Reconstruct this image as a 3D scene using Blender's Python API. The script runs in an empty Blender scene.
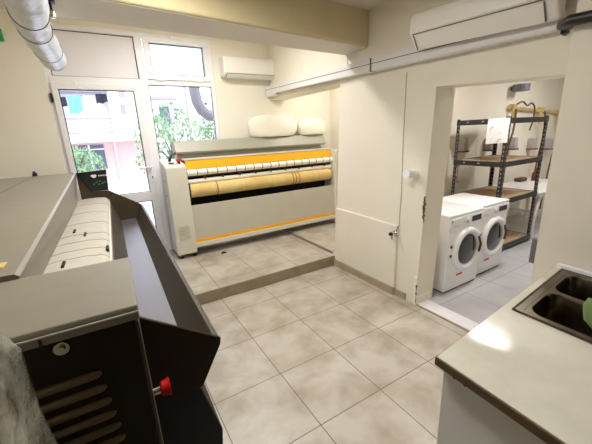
import bpy, bmesh, math, random
from math import radians, sin, cos, pi
from mathutils import Vector, Matrix, Euler, noise
random.seed(7)
S = bpy.context.scene
COL = S.collection

# ------------------------------------------------------------------ materials
def lin(c):
    return tuple(((v/255.0)/12.92 if v/255.0 <= 0.04045 else ((v/255.0+0.055)/1.055)**2.4) for v in c)

def mat(name, rgb, rough=0.5, metal=0.0, var=0.0, scale=6.0, rgb2=None, bump=0.0, bscale=60.0, spec=0.5, coat=0.0):
    m = bpy.data.materials.new(name); m.use_nodes = True
    nt = m.node_tree; b = nt.nodes['Principled BSDF']
    b.inputs['Roughness'].default_value = rough
    b.inputs['Metallic'].default_value = metal
    b.inputs['Specular IOR Level'].default_value = spec
    if coat: b.inputs['Coat Weight'].default_value = coat
    c1 = lin(rgb); c2 = lin(rgb2) if rgb2 else tuple(v*(1-var) for v in c1)
    tc = nt.nodes.new('ShaderNodeTexCoord')
    n = nt.nodes.new('ShaderNodeTexNoise'); n.inputs['Scale'].default_value = scale
    n.inputs['Detail'].default_value = 6; n.inputs['Roughness'].default_value = 0.6
    nt.links.new(tc.outputs['Object'], n.inputs['Vector'])
    r = nt.nodes.new('ShaderNodeValToRGB')
    r.color_ramp.elements[0].position = 0.35; r.color_ramp.elements[1].position = 0.65
    r.color_ramp.elements[0].color = (*c2, 1); r.color_ramp.elements[1].color = (*c1, 1)
    nt.links.new(n.outputs['Fac'], r.inputs['Fac'])
    nt.links.new(r.outputs['Color'], b.inputs['Base Color'])
    if bump:
        n2 = nt.nodes.new('ShaderNodeTexNoise'); n2.inputs['Scale'].default_value = bscale
        n2.inputs['Detail'].default_value = 4
        nt.links.new(tc.outputs['Object'], n2.inputs['Vector'])
        bp = nt.nodes.new('ShaderNodeBump'); bp.inputs['Strength'].default_value = bump
        bp.inputs['Distance'].default_value = 0.01
        nt.links.new(n2.outputs['Fac'], bp.inputs['Height'])
        nt.links.new(bp.outputs['Normal'], b.inputs['Normal'])
    return m

def tile_mat(name, a, b2, grout, w, h, ox, oy, rough, marble=2.2, mortar=0.0035):
    m = bpy.data.materials.new(name); m.use_nodes = True
    nt = m.node_tree; b = nt.nodes['Principled BSDF']; b.inputs['Roughness'].default_value = rough
    tc = nt.nodes.new('ShaderNodeTexCoord'); mp = nt.nodes.new('ShaderNodeMapping')
    mp.inputs['Location'].default_value = (-ox, -oy, 0)
    nt.links.new(tc.outputs['Object'], mp.inputs['Vector'])
    br = nt.nodes.new('ShaderNodeTexBrick'); br.offset = 0; br.squash = 1
    br.inputs['Scale'].default_value = 1; br.inputs['Brick Width'].default_value = w
    br.inputs['Row Height'].default_value = h; br.inputs['Mortar Size'].default_value = mortar
    br.inputs['Mortar Smooth'].default_value = 0.2; br.inputs['Bias'].default_value = 0
    br.inputs['Color1'].default_value = (1, 1, 1, 1); br.inputs['Color2'].default_value = (0.88, 0.88, 0.88, 1)
    br.inputs['Mortar'].default_value = (0, 0, 0, 1)
    nt.links.new(mp.outputs['Vector'], br.inputs['Vector'])
    n = nt.nodes.new('ShaderNodeTexNoise'); n.inputs['Scale'].default_value = marble
    n.inputs['Detail'].default_value = 8; n.inputs['Roughness'].default_value = 0.55; n.inputs['Distortion'].default_value = 0.25
    nt.links.new(tc.outputs['Object'], n.inputs['Vector'])
    r = nt.nodes.new('ShaderNodeValToRGB')
    r.color_ramp.elements[0].position = 0.36; r.color_ramp.elements[1].position = 0.6
    r.color_ramp.elements[0].color = (*lin(b2), 1); r.color_ramp.elements[1].color = (*lin(a), 1)
    nt.links.new(n.outputs['Fac'], r.inputs['Fac'])
    mu = nt.nodes.new('ShaderNodeMix'); mu.data_type = 'RGBA'; mu.blend_type = 'MULTIPLY'; mu.inputs[0].default_value = 0.6
    nt.links.new(r.outputs['Color'], mu.inputs[6]); nt.links.new(br.outputs['Color'], mu.inputs[7])
    mx = nt.nodes.new('ShaderNodeMix'); mx.data_type = 'RGBA'
    nt.links.new(br.outputs['Fac'], mx.inputs[0]); nt.links.new(mu.outputs[2], mx.inputs[6])
    mx.inputs[7].default_value = (*lin(grout), 1)
    nt.links.new(mx.outputs[2], b.inputs['Base Color'])
    bp = nt.nodes.new('ShaderNodeBump'); bp.inputs['Strength'].default_value = 0.4; bp.inputs['Distance'].default_value = 0.003
    bp.invert = True
    nt.links.new(br.outputs['Fac'], bp.inputs['Height']); nt.links.new(bp.outputs['Normal'], b.inputs['Normal'])
    return m

def glass_mat(name, tint=(1, 1, 1), frosted=False):
    m = bpy.data.materials.new(name); m.use_nodes = True
    nt = m.node_tree; nt.nodes.remove(nt.nodes['Principled BSDF']); out = nt.nodes['Material Output']
    g = nt.nodes.new('ShaderNodeBsdfGlossy'); g.inputs['Roughness'].default_value = 0.02
    fr = nt.nodes.new('ShaderNodeFresnel'); fr.inputs['IOR'].default_value = 1.45
    mx = nt.nodes.new('ShaderNodeMixShader')
    if frosted:
        t = nt.nodes.new('ShaderNodeBsdfTranslucent'); t.inputs['Color'].default_value = (*tint, 1)
        t2 = nt.nodes.new('ShaderNodeBsdfTransparent'); t2.inputs['Color'].default_value = (*tint, 1)
        m2 = nt.nodes.new('ShaderNodeMixShader'); m2.inputs[0].default_value = 0.25
        nt.links.new(t.outputs[0], m2.inputs[1]); nt.links.new(t2.outputs[0], m2.inputs[2]); a = m2
    else:
        a = nt.nodes.new('ShaderNodeBsdfTransparent'); a.inputs['Color'].default_value = (*tint, 1)
    nt.links.new(fr.outputs[0], mx.inputs[0]); nt.links.new(a.outputs[0], mx.inputs[1]); nt.links.new(g.outputs[0], mx.inputs[2])
    nt.links.new(mx.outputs[0], out.inputs['Surface'])
    return m

def emit_mat(name, rgb, s):
    m = bpy.data.materials.new(name); m.use_nodes = True
    b = m.node_tree.nodes['Principled BSDF']
    b.inputs['Base Color'].default_value = (*rgb, 1)
    b.inputs['Emission Color'].default_value = (*rgb, 1); b.inputs['Emission Strength'].default_value = s
    return m

M = {}
M['wall'] = mat('wall paint', (238, 232, 217), 0.75, var=0.05, scale=1.6, bump=0.08, bscale=40)
M['wallback'] = mat('cream wall paint', (244, 240, 228), 0.75, var=0.03, scale=1.5, bump=0.05, bscale=40)
M['beam'] = mat('lamp lit cream paint', (214, 200, 160), 0.8, var=0.08, scale=2.0, bump=0.06)  # yellow of the lamp light put into the beam face colour
M['soffit'] = mat('window lit pale paint', (226, 220, 208), 0.8, var=0.06, scale=2.0)  # beam underside: window and floor bounce put into the pale colour
M['ceil'] = mat('ceiling paint', (222, 214, 202), 0.85, var=0.05, scale=2.0)
M['rear'] = mat('wood panel wall', (96, 80, 60), 0.7, var=0.2, scale=3.0)
M['floor'] = tile_mat('beige marbled tile', (194, 187, 176), (167, 156, 140), (104, 93, 78), 0.495, 0.515, 0.36, 0.233, 0.32, marble=3.6, mortar=0.0031)
M['floor2'] = tile_mat('pale grey tile', (196, 195, 197), (176, 174, 176), (132, 129, 129), 0.45, 0.42, 2.6, 0.45, 0.3, 1.5)
M['riser'] = mat('brown step tile', (160, 146, 122), 0.45, var=0.2, scale=8)
M['skirt'] = mat('tile skirting', (178, 164, 138), 0.5, var=0.2, scale=7)
M['sill'] = mat('white marble threshold', (226, 224, 226), 0.35, var=0.08, scale=9)
M['brick'] = mat('exposed plaster', (120, 100, 80), 0.95, var=0.6, scale=70, bump=0.6, bscale=120)
M['crack'] = mat('plaster crack', (176, 162, 132), 0.9, var=0.2, scale=30)
M['pvc'] = mat('white frame', (246, 246, 252), 0.35, var=0.02, scale=3)
M['panelw'] = mat('white infill panel', (240, 238, 246), 0.5, var=0.03, scale=3)
M['gasket'] = mat('black gasket', (36, 34, 40), 0.7)
M['glass'] = glass_mat('clear pane', (0.97, 0.98, 1.0))
M['frost'] = glass_mat('frosted pane', (0.86, 0.93, 0.97), True)
M['steel'] = mat('polished steel', (200, 196, 186), 0.22, 1.0, var=0.1, scale=20)
M['sink'] = mat('brushed sink steel', (118, 109, 94), 0.26, 1.0, var=0.25, scale=12)
M['chrome'] = mat('chrome', (220, 220, 220), 0.15, 1.0)
M['black'] = mat('black plastic', (22, 22, 24), 0.45)
M['red'] = mat('red plastic', (200, 22, 24), 0.35)
M['grey'] = mat('grey enamel', (186, 182, 168), 0.38, var=0.06, scale=30, bump=0.05, bscale=200)
M['hoodg'] = mat('taupe enamel', (144, 138, 124), 0.42, var=0.07, scale=14, bump=0.05, bscale=220)
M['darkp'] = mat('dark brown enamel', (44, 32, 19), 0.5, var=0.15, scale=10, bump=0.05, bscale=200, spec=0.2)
M['midp'] = mat('brown grey enamel', (76, 66, 50), 0.4, var=0.1, scale=10, bump=0.05, bscale=200)
M['lipp'] = mat('brown lip enamel', (72, 63, 49), 0.4, var=0.1, scale=10, bump=0.05, bscale=200)
M['louv'] = mat('brown louvre enamel', (112, 94, 64), 0.35, var=0.1, scale=10)
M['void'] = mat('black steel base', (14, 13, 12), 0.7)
M['pad'] = mat('padded cloth', (192, 187, 175), 0.85, var=0.08, scale=10, bump=0.1, bscale=90)
M['seam'] = mat('seam stitching', (164, 155, 138), 0.9)
M['trough'] = mat('satin steel', (124, 121, 123), 0.36, 0.5, var=0.06, scale=6)
M['panelb'] = mat('black control face', (26, 28, 32), 0.3)
M['whitep'] = mat('white print', (235, 235, 235), 0.5)
M['greenp'] = mat('green print', (60, 170, 110), 0.5)
M['enamelw'] = mat('off white enamel', (222, 220, 206), 0.35, var=0.04, scale=5, bump=0.03, bscale=200)
M['panelg'] = mat('warm grey enamel', (200, 197, 182), 0.4, var=0.05, scale=5)
M['hood2'] = mat('olive grey enamel', (168, 166, 152), 0.4, var=0.05, scale=6)
M['yellow'] = mat('orange yellow enamel', (248, 178, 20), 0.35, var=0.06, scale=8)
M['felt'] = mat('yellowed felt', (228, 204, 140), 0.9, var=0.1, scale=3, rgb2=(212, 180, 112), bump=0.1, bscale=60)
M['stain'] = mat('brown scorch stain', (176, 122, 60), 0.9, var=0.3, scale=20)
M['tapeedge'] = mat('worn tape edge', (150, 140, 122), 0.9)
M['band'] = mat('white guide tape', (248, 245, 236), 0.8, var=0.05, scale=12)
M['ac'] = mat('ac plastic', (240, 238, 232), 0.35, var=0.02, scale=3)
M['trunk'] = mat('pvc trunking', (228, 227, 226), 0.45, var=0.03, scale=3)
M['line'] = mat('dark joint', (104, 99, 94), 0.8)
M['foil'] = mat('aluminium foil duct', (222, 225, 231), 0.36, 0.55, var=0.12, scale=14, bump=0.5, bscale=25)
M['washer'] = mat('white appliance enamel', (244, 244, 246), 0.25, var=0.01)
M['washside'] = mat('grey white seal', (200, 200, 204), 0.4)
M['dglass'] = mat('dark door glass', (26, 25, 24), 0.1, coat=0.5)
M['disp'] = mat('dark blue display', (30, 36, 56), 0.2)
M['iron'] = mat('black painted steel', (34, 34, 36), 0.4, var=0.1, scale=20)
M['hole'] = mat('post slot', (150, 142, 126), 0.8)
M['chip'] = mat('chipboard', (190, 166, 132), 0.8, var=0.15, scale=60, rgb2=(172, 146, 112))
M['paper'] = mat('white paper', (238, 236, 236), 0.85, var=0.04, scale=14, rgb2=(222, 220, 222))
M['sock'] = mat('grey socket plastic', (176, 172, 168), 0.5, var=0.05)
M['rust'] = mat('red brown rim', (124, 62, 52), 0.6)
M['gas'] = mat('yellow pipe paint', (206, 184, 122), 0.5, var=0.15, scale=14)
M['pipegrey'] = mat('weathered grey pipe', (122, 120, 130), 0.6, var=0.15)
M['hose'] = mat('brown hose', (112, 84, 64), 0.6, var=0.2, scale=30)
M['plast'] = mat('white garden plastic', (234, 230, 228), 0.45)
M['top'] = mat('marbled laminate', (232, 230, 218), 0.13, var=0.06, scale=5, rgb2=(218, 216, 202))
M['edge'] = mat('dark wood edge', (92, 72, 44), 0.5, var=0.2, scale=20)
M['cab'] = mat('pale cabinet board', (232, 232, 228), 0.5, var=0.03)
M['cloth'] = mat('green cloth', (128, 152, 98), 0.9, var=0.15, scale=20)
M['bag'] = mat('white linen bag', (244, 240, 228), 0.85, var=0.04, scale=5, bump=0.3, bscale=12)
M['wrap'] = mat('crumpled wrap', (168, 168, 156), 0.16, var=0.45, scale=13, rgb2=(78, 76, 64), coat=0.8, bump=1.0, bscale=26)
M['pink'] = mat('pink render', (220, 182, 178), 0.9, var=0.05, scale=0.8)
M['lilac'] = mat('lilac white render', (226, 220, 232), 0.9, var=0.04, scale=0.8)
M['slabunder'] = mat('shaded balcony slab', (150, 146, 158), 0.9)  # shade under the upper balcony put into the slab colour
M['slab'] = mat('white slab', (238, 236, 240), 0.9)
M['wing'] = mat('dim window', (90, 96, 112), 0.2)
M['rail'] = mat('pale rail paint', (150, 144, 160), 0.5)
M['pave'] = mat('pale paving', (206, 200, 206), 0.9, var=0.08, scale=1)
M['leaf'] = mat('leaf green', (132, 160, 120), 0.7, var=0.3, scale=3, rgb2=(96, 128, 88))
M['leaf2'] = mat('pale leaf green', (152, 178, 142), 0.7, var=0.3, scale=3, rgb2=(112, 144, 104))
M['bark'] = mat('bark', (104, 86, 70), 0.9, var=0.2, scale=20)
M['cyan'] = mat('cyan cotton', (110, 214, 214), 0.9)
M['navy'] = mat('dark cotton', (34, 34, 50), 0.9)
M['stripe'] = mat('striped cotton', (200, 224, 190), 0.9)
M['lamp'] = emit_mat('lamp diffuser', (1.0, 0.93, 0.80), 6.0)
M['lamp2'] = emit_mat('cool lamp diffuser', (0.97, 0.97, 1.0), 9.0)

# ------------------------------------------------------------------ mesh builder
SHEAR = None
class MB:
    def __init__(s): s.bm = bmesh.new()
    def box(s, x0, x1, y0, y1, z0, z1, bev=0.0, seg=2):
        t = bmesh.new()
        bmesh.ops.create_cube(t, size=1)
        for v in t.verts:
            v.co = Vector(((x0+x1)/2+v.co.x*(x1-x0), (y0+y1)/2+v.co.y*(y1-y0), (z0+z1)/2+v.co.z*(z1-z0)))
        if bev: bmesh.ops.bevel(t, geom=t.edges[:], offset=bev, segments=seg, profile=0.5, affect='EDGES')
        s.add(t); return s
    def add(s, t, mx=None):
        if mx: t.transform(mx)
        me = bpy.data.meshes.new('tmp'); t.to_mesh(me); t.free()
        s.bm.from_mesh(me); bpy.data.meshes.remove(me)
    def prism(s, poly, axis, a, b, bev=0.0, seg=2):
        t = bmesh.new()
        def P(p, h):
            if axis == 'z': return Vector((p[0], p[1], h))
            if axis == 'y': return Vector((p[0], h, p[1]))
            return Vector((h, p[0], p[1]))
        A = [t.verts.new(P(p, a)) for p in poly]; B = [t.verts.new(P(p, b)) for p in poly]
        n = len(poly)
        t.faces.new(A); t.faces.new(B[::-1])
        for i in range(n): t.faces.new((A[i], B[i], B[(i+1) % n], A[(i+1) % n]))
        bmesh.ops.recalc_face_normals(t, faces=t.faces[:])
        if bev: bmesh.ops.bevel(t, geom=t.edges[:], offset=bev, segments=seg, profile=0.5, affect='EDGES')
        s.add(t); return s
    def tube(s, pts, r, n=12, caps=True, prof=None):
        pts = [Vector(p) for p in pts]; N = len(pts)
        rs = r if isinstance(r, (list, tuple)) else [r]*N
        t = bmesh.new(); rings = []
        prev = None
        for i, p in enumerate(pts):
            d = (pts[min(i+1, N-1)]-pts[max(i-1, 0)]).normalized()
            if prev is None:
                u = d.orthogonal().normalized()
            else:
                u = (prev - d*prev.dot(d)).normalized()
            prev = u; w = d.cross(u)
            rings.append([t.verts.new(p+(u*cos(2*pi*k/n)+w*sin(2*pi*k/n))*rs[i]) for k in range(n)])
        for a, b in zip(rings, rings[1:]):
            for k in range(n): t.faces.new((a[k], a[(k+1) % n], b[(k+1) % n], b[k]))
        if caps: t.faces.new(rings[0][::-1]); t.faces.new(rings[-1])
        bmesh.ops.recalc_face_normals(t, faces=t.faces[:])
        s.add(t); return s
    def cyl(s, p0, p1, r, r2=None, n=20):
        return s.tube([p0, p1], [r, r if r2 is None else r2], n)
    def ring(s, c, axis, R, r, n=32, k=8):
        c = Vector(c); t = bmesh.new(); rings = []
        ax = Vector(axis).normalized(); u = ax.orthogonal().normalized(); w = ax.cross(u)
        for i in range(n):
            d = u*cos(2*pi*i/n)+w*sin(2*pi*i/n)
            rings.append([t.verts.new(c+d*(R+r*cos(2*pi*j/k))+ax*r*sin(2*pi*j/k)) for j in range(k)])
        for i in range(n):
            a, b = rings[i], rings[(i+1) % n]
            for j in range(k): t.faces.new((a[j], a[(j+1) % k], b[(j+1) % k], b[j]))
        bmesh.ops.recalc_face_normals(t, faces=t.faces[:])
        s.add(t); return s
    def quad(s, a, b, c, d):
        vs = [s.bm.verts.new(Vector(p)) for p in (a, b, c, d)]; s.bm.faces.new(vs); return s
    def solid_sheet(s, a, b, c, d, th):
        a, b, c, d = map(Vector, (a, b, c, d)); n = (b-a).cross(d-a).normalized()*th
        t = bmesh.new(); A = [t.verts.new(p) for p in (a, b, c, d)]; B = [t.verts.new(p+n) for p in (a, b, c, d)]
        t.faces.new(A); t.faces.new(B[::-1])
        for i in range(4): t.faces.new((A[i], B[i], B[(i+1) % 4], A[(i+1) % 4]))
        bmesh.ops.recalc_face_normals(t, faces=t.faces[:]); s.add(t); return s
    def grid(s, f, nu, nv):
        vs = [[s.bm.verts.new(Vector(f(i/nu, j/nv))) for j in range(nv+1)] for i in range(nu+1)]
        for i in range(nu):
            for j in range(nv): s.bm.faces.new((vs[i][j], vs[i+1][j], vs[i+1][j+1], vs[i][j+1]))
        return s
    def xf(s, mx): s.bm.transform(mx); return s
    def build(s, name, m, parent=None, smooth=False, world=False, angle=35, split=False, extra=None):
        if split:
            bm = s.bm; bm.verts.ensure_lookup_table(); seen = set(); out = []
            for v in bm.verts:
                if v in seen: continue
                comp = []; stack = [v]; seen.add(v)
                while stack:
                    q = stack.pop(); comp.append(q)
                    for e in q.link_edges:
                        o = e.other_vert(q)
                        if o not in seen: seen.add(o); stack.append(o)
                n = MB(); mp = {q: n.bm.verts.new(q.co) for q in comp}
                for fc in {f for q in comp for f in q.link_faces}: n.bm.faces.new([mp[q] for q in fc.verts])
                out.append(n)
            s.bm.free()
            return [n.build(name, m, parent, smooth, world, angle) for n in out]
        if SHEAR: s.bm.transform(SHEAR)
        if extra:
            n0 = len(s.bm.faces)
            me = bpy.data.meshes.new('tmp'); extra[0].bm.to_mesh(me); extra[0].bm.free(); s.bm.from_mesh(me); bpy.data.meshes.remove(me)
            s.bm.faces.ensure_lookup_table()
            for f in s.bm.faces[n0:]: f.material_index = 1
        if world and parent:
            mw = Matrix.Identity(4); q = parent
            while q: mw = Matrix.LocRotScale(q.location, q.rotation_euler, None) @ mw; q = q.parent
            s.bm.transform(mw.inverted())
        me = bpy.data.meshes.new(name); s.bm.to_mesh(me); s.bm.free()
        me.materials.append(M[m])
        if extra: me.materials.append(M[extra[1]])
        o = bpy.data.objects.new(name, me); COL.objects.link(o)
        if parent: o.parent = parent
        if smooth:
            for p in me.polygons: p.use_smooth = True
            me.set_sharp_from_angle(angle=radians(angle))
        return o

def tag(o, label=None, cat=None, group=None, kind=None):
    if label: o['label'] = label
    if cat: o['category'] = cat
    if group: o['group'] = group
    if kind: o['kind'] = kind
    return o
def thing(name, label, cat, loc=(0, 0, 0), rz=0.0, group=None, rot=None):
    o = bpy.data.objects.new(name, None); COL.objects.link(o)
    o.empty_display_size = 0.1
    o.location = loc; o.rotation_euler = rot if rot else (0, 0, rz)
    return tag(o, label, cat, group)
def struct(o): o['kind'] = 'structure'; return o
def plab(o, l): o['label'] = l; return o

# ------------------------------------------------------------------ room shell
ZC = 2.81
struct(MB().box(-1.5, 2.44, -2.0, 3.2, -0.1, 0).build('floor', 'floor'))
pf = struct(MB().box(0.45, 2.44, 3.14, 4.78, 0.0, 0.13).build('floor_platform', 'floor'))
st = MB().box(0.45, 2.44, 3.132, 3.1405, 0.0, 0.127).build('trim_1', 'riser'); struct(st)
struct(MB().box(2.44, 3.7, 3.24, 4.78, 0.0, 0.165).build('floor_alcove', 'floor'))
struct(MB().box(2.425, 2.4405, 3.2, 4.25, 0.125, 0.163).build('trim_2', 'riser'))
struct(MB().box(-1.5, 0.45, 3.2, 4.98, -0.1, 0.0).build('floor_window_bay', 'floor'))
struct(MB().box(2.44, 8.6, -1.5, 2.97, -0.1, 0.0).build('floor_utility_room', 'floor2'))
struct(MB().box(2.45, 2.61, 0.82, 1.85, 0.0, 0.006).build('trim_3', 'sill'))
struct(MB().box(2.43, 2.452, 0.82, 1.85, 0.0, 0.008).build('trim_4', 'riser'))
# back wall with the door and window opening
w = MB()
w.box(-1.5, -0.385, 4.78, 4.98, -0.1, 3.3).box(1.575, 3.75, 4.78, 4.98, -0.1, 3.3).box(-0.385, 1.575, 4.78, 4.98, 3.005, 3.3)
struct(w.build('wall_back', 'wallback'))
struct(MB().box(-1.5, -1.35, -2.0, 4.78, 0, 3.3).build('wall_left', 'wall'))
struct(MB().box(-1.5, 2.44, -2.1, -2.0, 0, 3.3).build('wall_rear', 'rear'))
# partition between the rooms
w = MB()
w.prism([(0.5, 1.945), (1.79, 2.022), (1.862, 0), (3.14, 0), (3.035, 2.23), (4.78, 2.23), (4.78, 3.3), (0.5, 3.3)], 'x', 2.44, 2.70)
wp = struct(w.build('wall_partition', 'wall'))
struct(MB().prism([(2.12, 0.0), (3.138, 0.0), (3.10, 0.78), (2.12, 0.765)], 'x', 2.415, 2.4405, bev=0.006).build('wall_ledge', 'wall'))
struct(MB().prism([(2.15, 0.81), (2.0, -2.0), (2.8, -2.0), (2.8, 0.81)], 'z', 0, 3.3).build('wall_right', 'wall'))
struct(MB().box(2.68, 8.6, 2.97, 3.14, 0, 3.3).build('wall_far', 'wall'))
struct(MB().box(3.62, 3.75, 3.14, 4.78, 0, 3.3).build('wall_alcove', 'wallback'))
struct(MB().box(8.5, 8.6, -1.5, 2.97, 0, 3.3).build('wall_end', 'wall'))
struct(MB().box(2.8, 8.6, -1.6, -1.5, 0, 3.3).build('wall_near', 'wall'))
struct(MB().box(-1.5, 2.44, -2.0, 2.6, ZC, 3.3).build('ceiling', 'ceil'))
struct(MB().box(-1.5, 2.44, 2.95, 4.78, 3.13, 3.3).build('ceiling_bay', 'ceil'))
struct(MB().box(2.68, 3.75, 3.14, 4.78, 2.75, 3.3).build('ceiling_alcove', 'ceil'))
struct(MB().box(2.68, 8.6, -1.5, 2.97, 2.78, 3.3).build('ceiling_utility_room', 'ceil'))
ZB = 2.50
bf = MB().prism([(-1.5, 2.42), (2.44, 2.58), (2.44, 2.95), (-1.5, 2.97)], 'z', ZB, 3.3, .02, 3)
so_ = MB().prism([(-1.5, 2.445), (2.44, 2.60), (2.44, 2.93), (-1.5, 2.95)], 'z', ZB-.004, ZB+.002)  # thin sheet under the beam, carries the paler lit tone
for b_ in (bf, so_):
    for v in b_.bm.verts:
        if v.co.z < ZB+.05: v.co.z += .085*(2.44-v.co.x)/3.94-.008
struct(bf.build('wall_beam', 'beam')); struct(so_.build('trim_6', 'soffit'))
# skirting, corner strip, damaged plaster
struct(MB().box(2.40, 2.416, 2.12, 3.135, 0, 0.085).box(2.424, 2.441, 1.98, 2.12, 0, 0.07).build('baseboard_right', 'skirt'))
struct(MB().box(2.44, 2.675, 1.848, 1.866, 0, 0.08).build('baseboard_doorway', 'wall'))
struct(MB().box(2.425, 2.445, 1.845, 1.885, 0, 0.30, bev=0.004).build('trim_5', 'wallback'))
c = MB().prism([(2.10, 2.18), (2.093, 2.18), (2.098, 1.6), (2.09, 1.1), (2.104, 0.78), (2.112, 0.78), (2.099, 1.1), (2.107, 1.6)], 'x', 2.4375, 2.441)
c.prism([(1.874, 0.28), (1.882, 0.29), (1.888, 0.02), (1.874, 0.02)], 'x', 2.436, 2.441)
c.build('plaster_crack', 'crack', wp)
c = MB()
for k in range(26):
    z = 0.86+k*0.0098; y = 1.862-.0356*z+random.uniform(-.004, .006)
    r = random.uniform(.008, .02)*(1-abs(k-13)/20)
    c.tube([(2.4405-r*.3, y, z-r), (2.4405-r*.5, y+random.uniform(-.006, .006), z), (2.4405-r*.3, y, z+r)], [r*.6, r, r*.5], 6)
for k in range(10):
    z = 0.03+k*0.02; r = random.uniform(.005, .012)
    c.tube([(2.428, 1.85, z-r), (2.426, 1.848, z), (2.428, 1.85, z+r)], [r*.5, r, r*.5], 6)
c.build('chipped_plaster', 'brick', wp)

# ------------------------------------------------------------------ door and window unit
Y0, Y1 = 4.79, 4.86
win = struct(thing('window_1', None, None, (0.6, 4.8, 0.0)))
f = MB()
f.box(-0.385, -0.315, Y0, Y1, -0.05, 3.005, .006).box(1.52, 1.575, Y0, Y1, -0.05, 3.005, .006)
f.box(-0.385, 1.575, Y0-.007, Y1, 2.95, 3.005, .006).box(0.60, 0.69, Y0-.005, Y1, -0.05, 3.005, .006)
f.box(-0.35, 0.62, Y0-.009, Y1, 2.385, 2.46, .006).box(0.66, 1.55, Y0-.003, Y1, 2.395, 2.46, .006)
f.box(0.66, 1.55, Y0, Y1, 0.92, 1.02, .006).box(0.66, 1.55, Y0+.02, Y1, -.05, 0.92)
f.build('window_frame', 'pvc', win, world=True)
MB().box(-0.315, 0.60, Y0+.03, Y1-.02, 2.46, 2.95).build('infill_panel', 'panelw', win, world=True)
g = MB()
for (a, b, c_, d) in ((-0.315, 0.60, 2.46, 2.95),):
    for q in ((a, b, c_, c_+.008), (a, b, d-.008, d), (a, a+.008, c_, d), (b-.008, b, c_, d)):
        g.box(q[0], q[1], Y0+.026, Y0+.03, q[2], q[3])
g.build('gasket', 'gasket', win, world=True)
# transom sash over the fixed pane
s_ = MB()
for q in ((0.70, 1.515, 2.46, 2.525), (0.70, 1.515, 2.895, 2.965), (0.70, 0.765, 2.525, 2.895), (1.45, 1.515, 2.525, 2.895)):
    s_.box(q[0], q[1], Y0-.025, Y1-.02, q[2], q[3], .006)
s_.box(0.80, 0.90, Y0-.032, Y0-.01, 2.448, 2.468, .004).box(1.30, 1.40, Y0-.032, Y0-.01, 2.448, 2.468, .004)
s_.box(1.04, 1.16, Y0-.034, Y0-.012, 2.95, 2.985, .004)
s_.build('transom_sash', 'pvc', win, world=True)
MB().box(0.765, 1.45, Y0+.02, Y0+.026, 2.525, 2.895).build('frosted_pane', 'frost', win, world=True)
g = MB()
for (a, b, c_, d) in ((0.765, 1.45, 2.525, 2.895), (0.69, 1.52, 1.02, 2.395)):
    for q in ((a, b, c_, c_+.008), (a, b, d-.01, d), (a, a+.008, c_, d), (b-.01, b, c_, d)):
        g.box(q[0], q[1], Y0+.008, Y0+.016, q[2], q[3])
g.build('gasket', 'gasket', win, world=True)
MB().box(0.69, 1.52, Y0+.03, Y0+.036, 1.02, 2.395).build('pane', 'glass', win, world=True)
door = struct(thing('door_1', None, None, (0.13, 4.8, 0.0)))
d = MB()
d.box(-0.345, -0.285, Y0-.03, Y1-.03, 0.0, 2.39, .006).box(0.505, 0.605, Y0-.03, Y1-.03, 0.0, 2.39, .006)
d.box(-0.30, 0.52, Y0-.03, Y1-.03, 2.315, 2.39, .006).box(-0.30, 0.52, Y0-.03, Y1-.03, 0.90, 1.02, .006).box(-0.30, 0.52, Y0-.03, Y1-.03, 0, 0.14, .006)
d.build('door_frame', 'pvc', door, world=True)
MB().box(-0.29, 0.51, Y0, Y0+.006, 1.02, 2.315).build('pane', 'glass', door, world=True)
MB().box(-0.29, 0.51, Y0, Y0+.006, 0.14, 0.90).build('pane', 'glass', door, world=True)
g = MB()
for (a, b, c_, d_) in ((-0.285, 0.505, 1.02, 2.315), (-0.285, 0.505, .14, .90)):
    for q in ((a, b, c_, c_+.008), (a, b, d_-.01, d_), (a, a+.01, c_, d_), (b-.01, b, c_, d_)):
        g.box(q[0], q[1], Y0-.016, Y0-.006, q[2], q[3])
g.build('gasket', 'gasket', door, world=True)
h = MB().box(0.54, 0.58, Y0-.042, Y0-.028, 1.14, 1.42, .004)
hp = h.build('handle_plate', 'pvc', door, world=True)
MB().cyl((0.56, Y0-.03, 1.355), (0.56, Y0-.085, 1.355), .011).tube([(0.56, Y0-.08, 1.355), (0.50, Y0-.085, 1.355), (0.43, Y0-.08, 1.352)], [.012, .011, .010]).build('door_handle', 'pvc', door, True, True)
MB().cyl((0.56, Y0-.04, 1.22), (0.56, Y0-.05, 1.22), .012).build('lock_cylinder', 'chrome', door, True, True)
g = MB()
g.box(-0.372, -0.352, Y0-.035, Y0-.005, 2.17, 2.27, .004).box(-0.372, -0.352, Y0-.035, Y0-.005, 1.25, 1.35, .004)
g.build('hinge', 'gasket', door, world=True, split=True)
g = MB()
for x, z in ((-0.12, 2.375), (0.12, 2.365)): g.box(x, x+.03, Y0-.042, Y0-.028, z, z+.02, .003)
g.build('hinge_cover', 'pvc', door, world=True, split=True)

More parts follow.
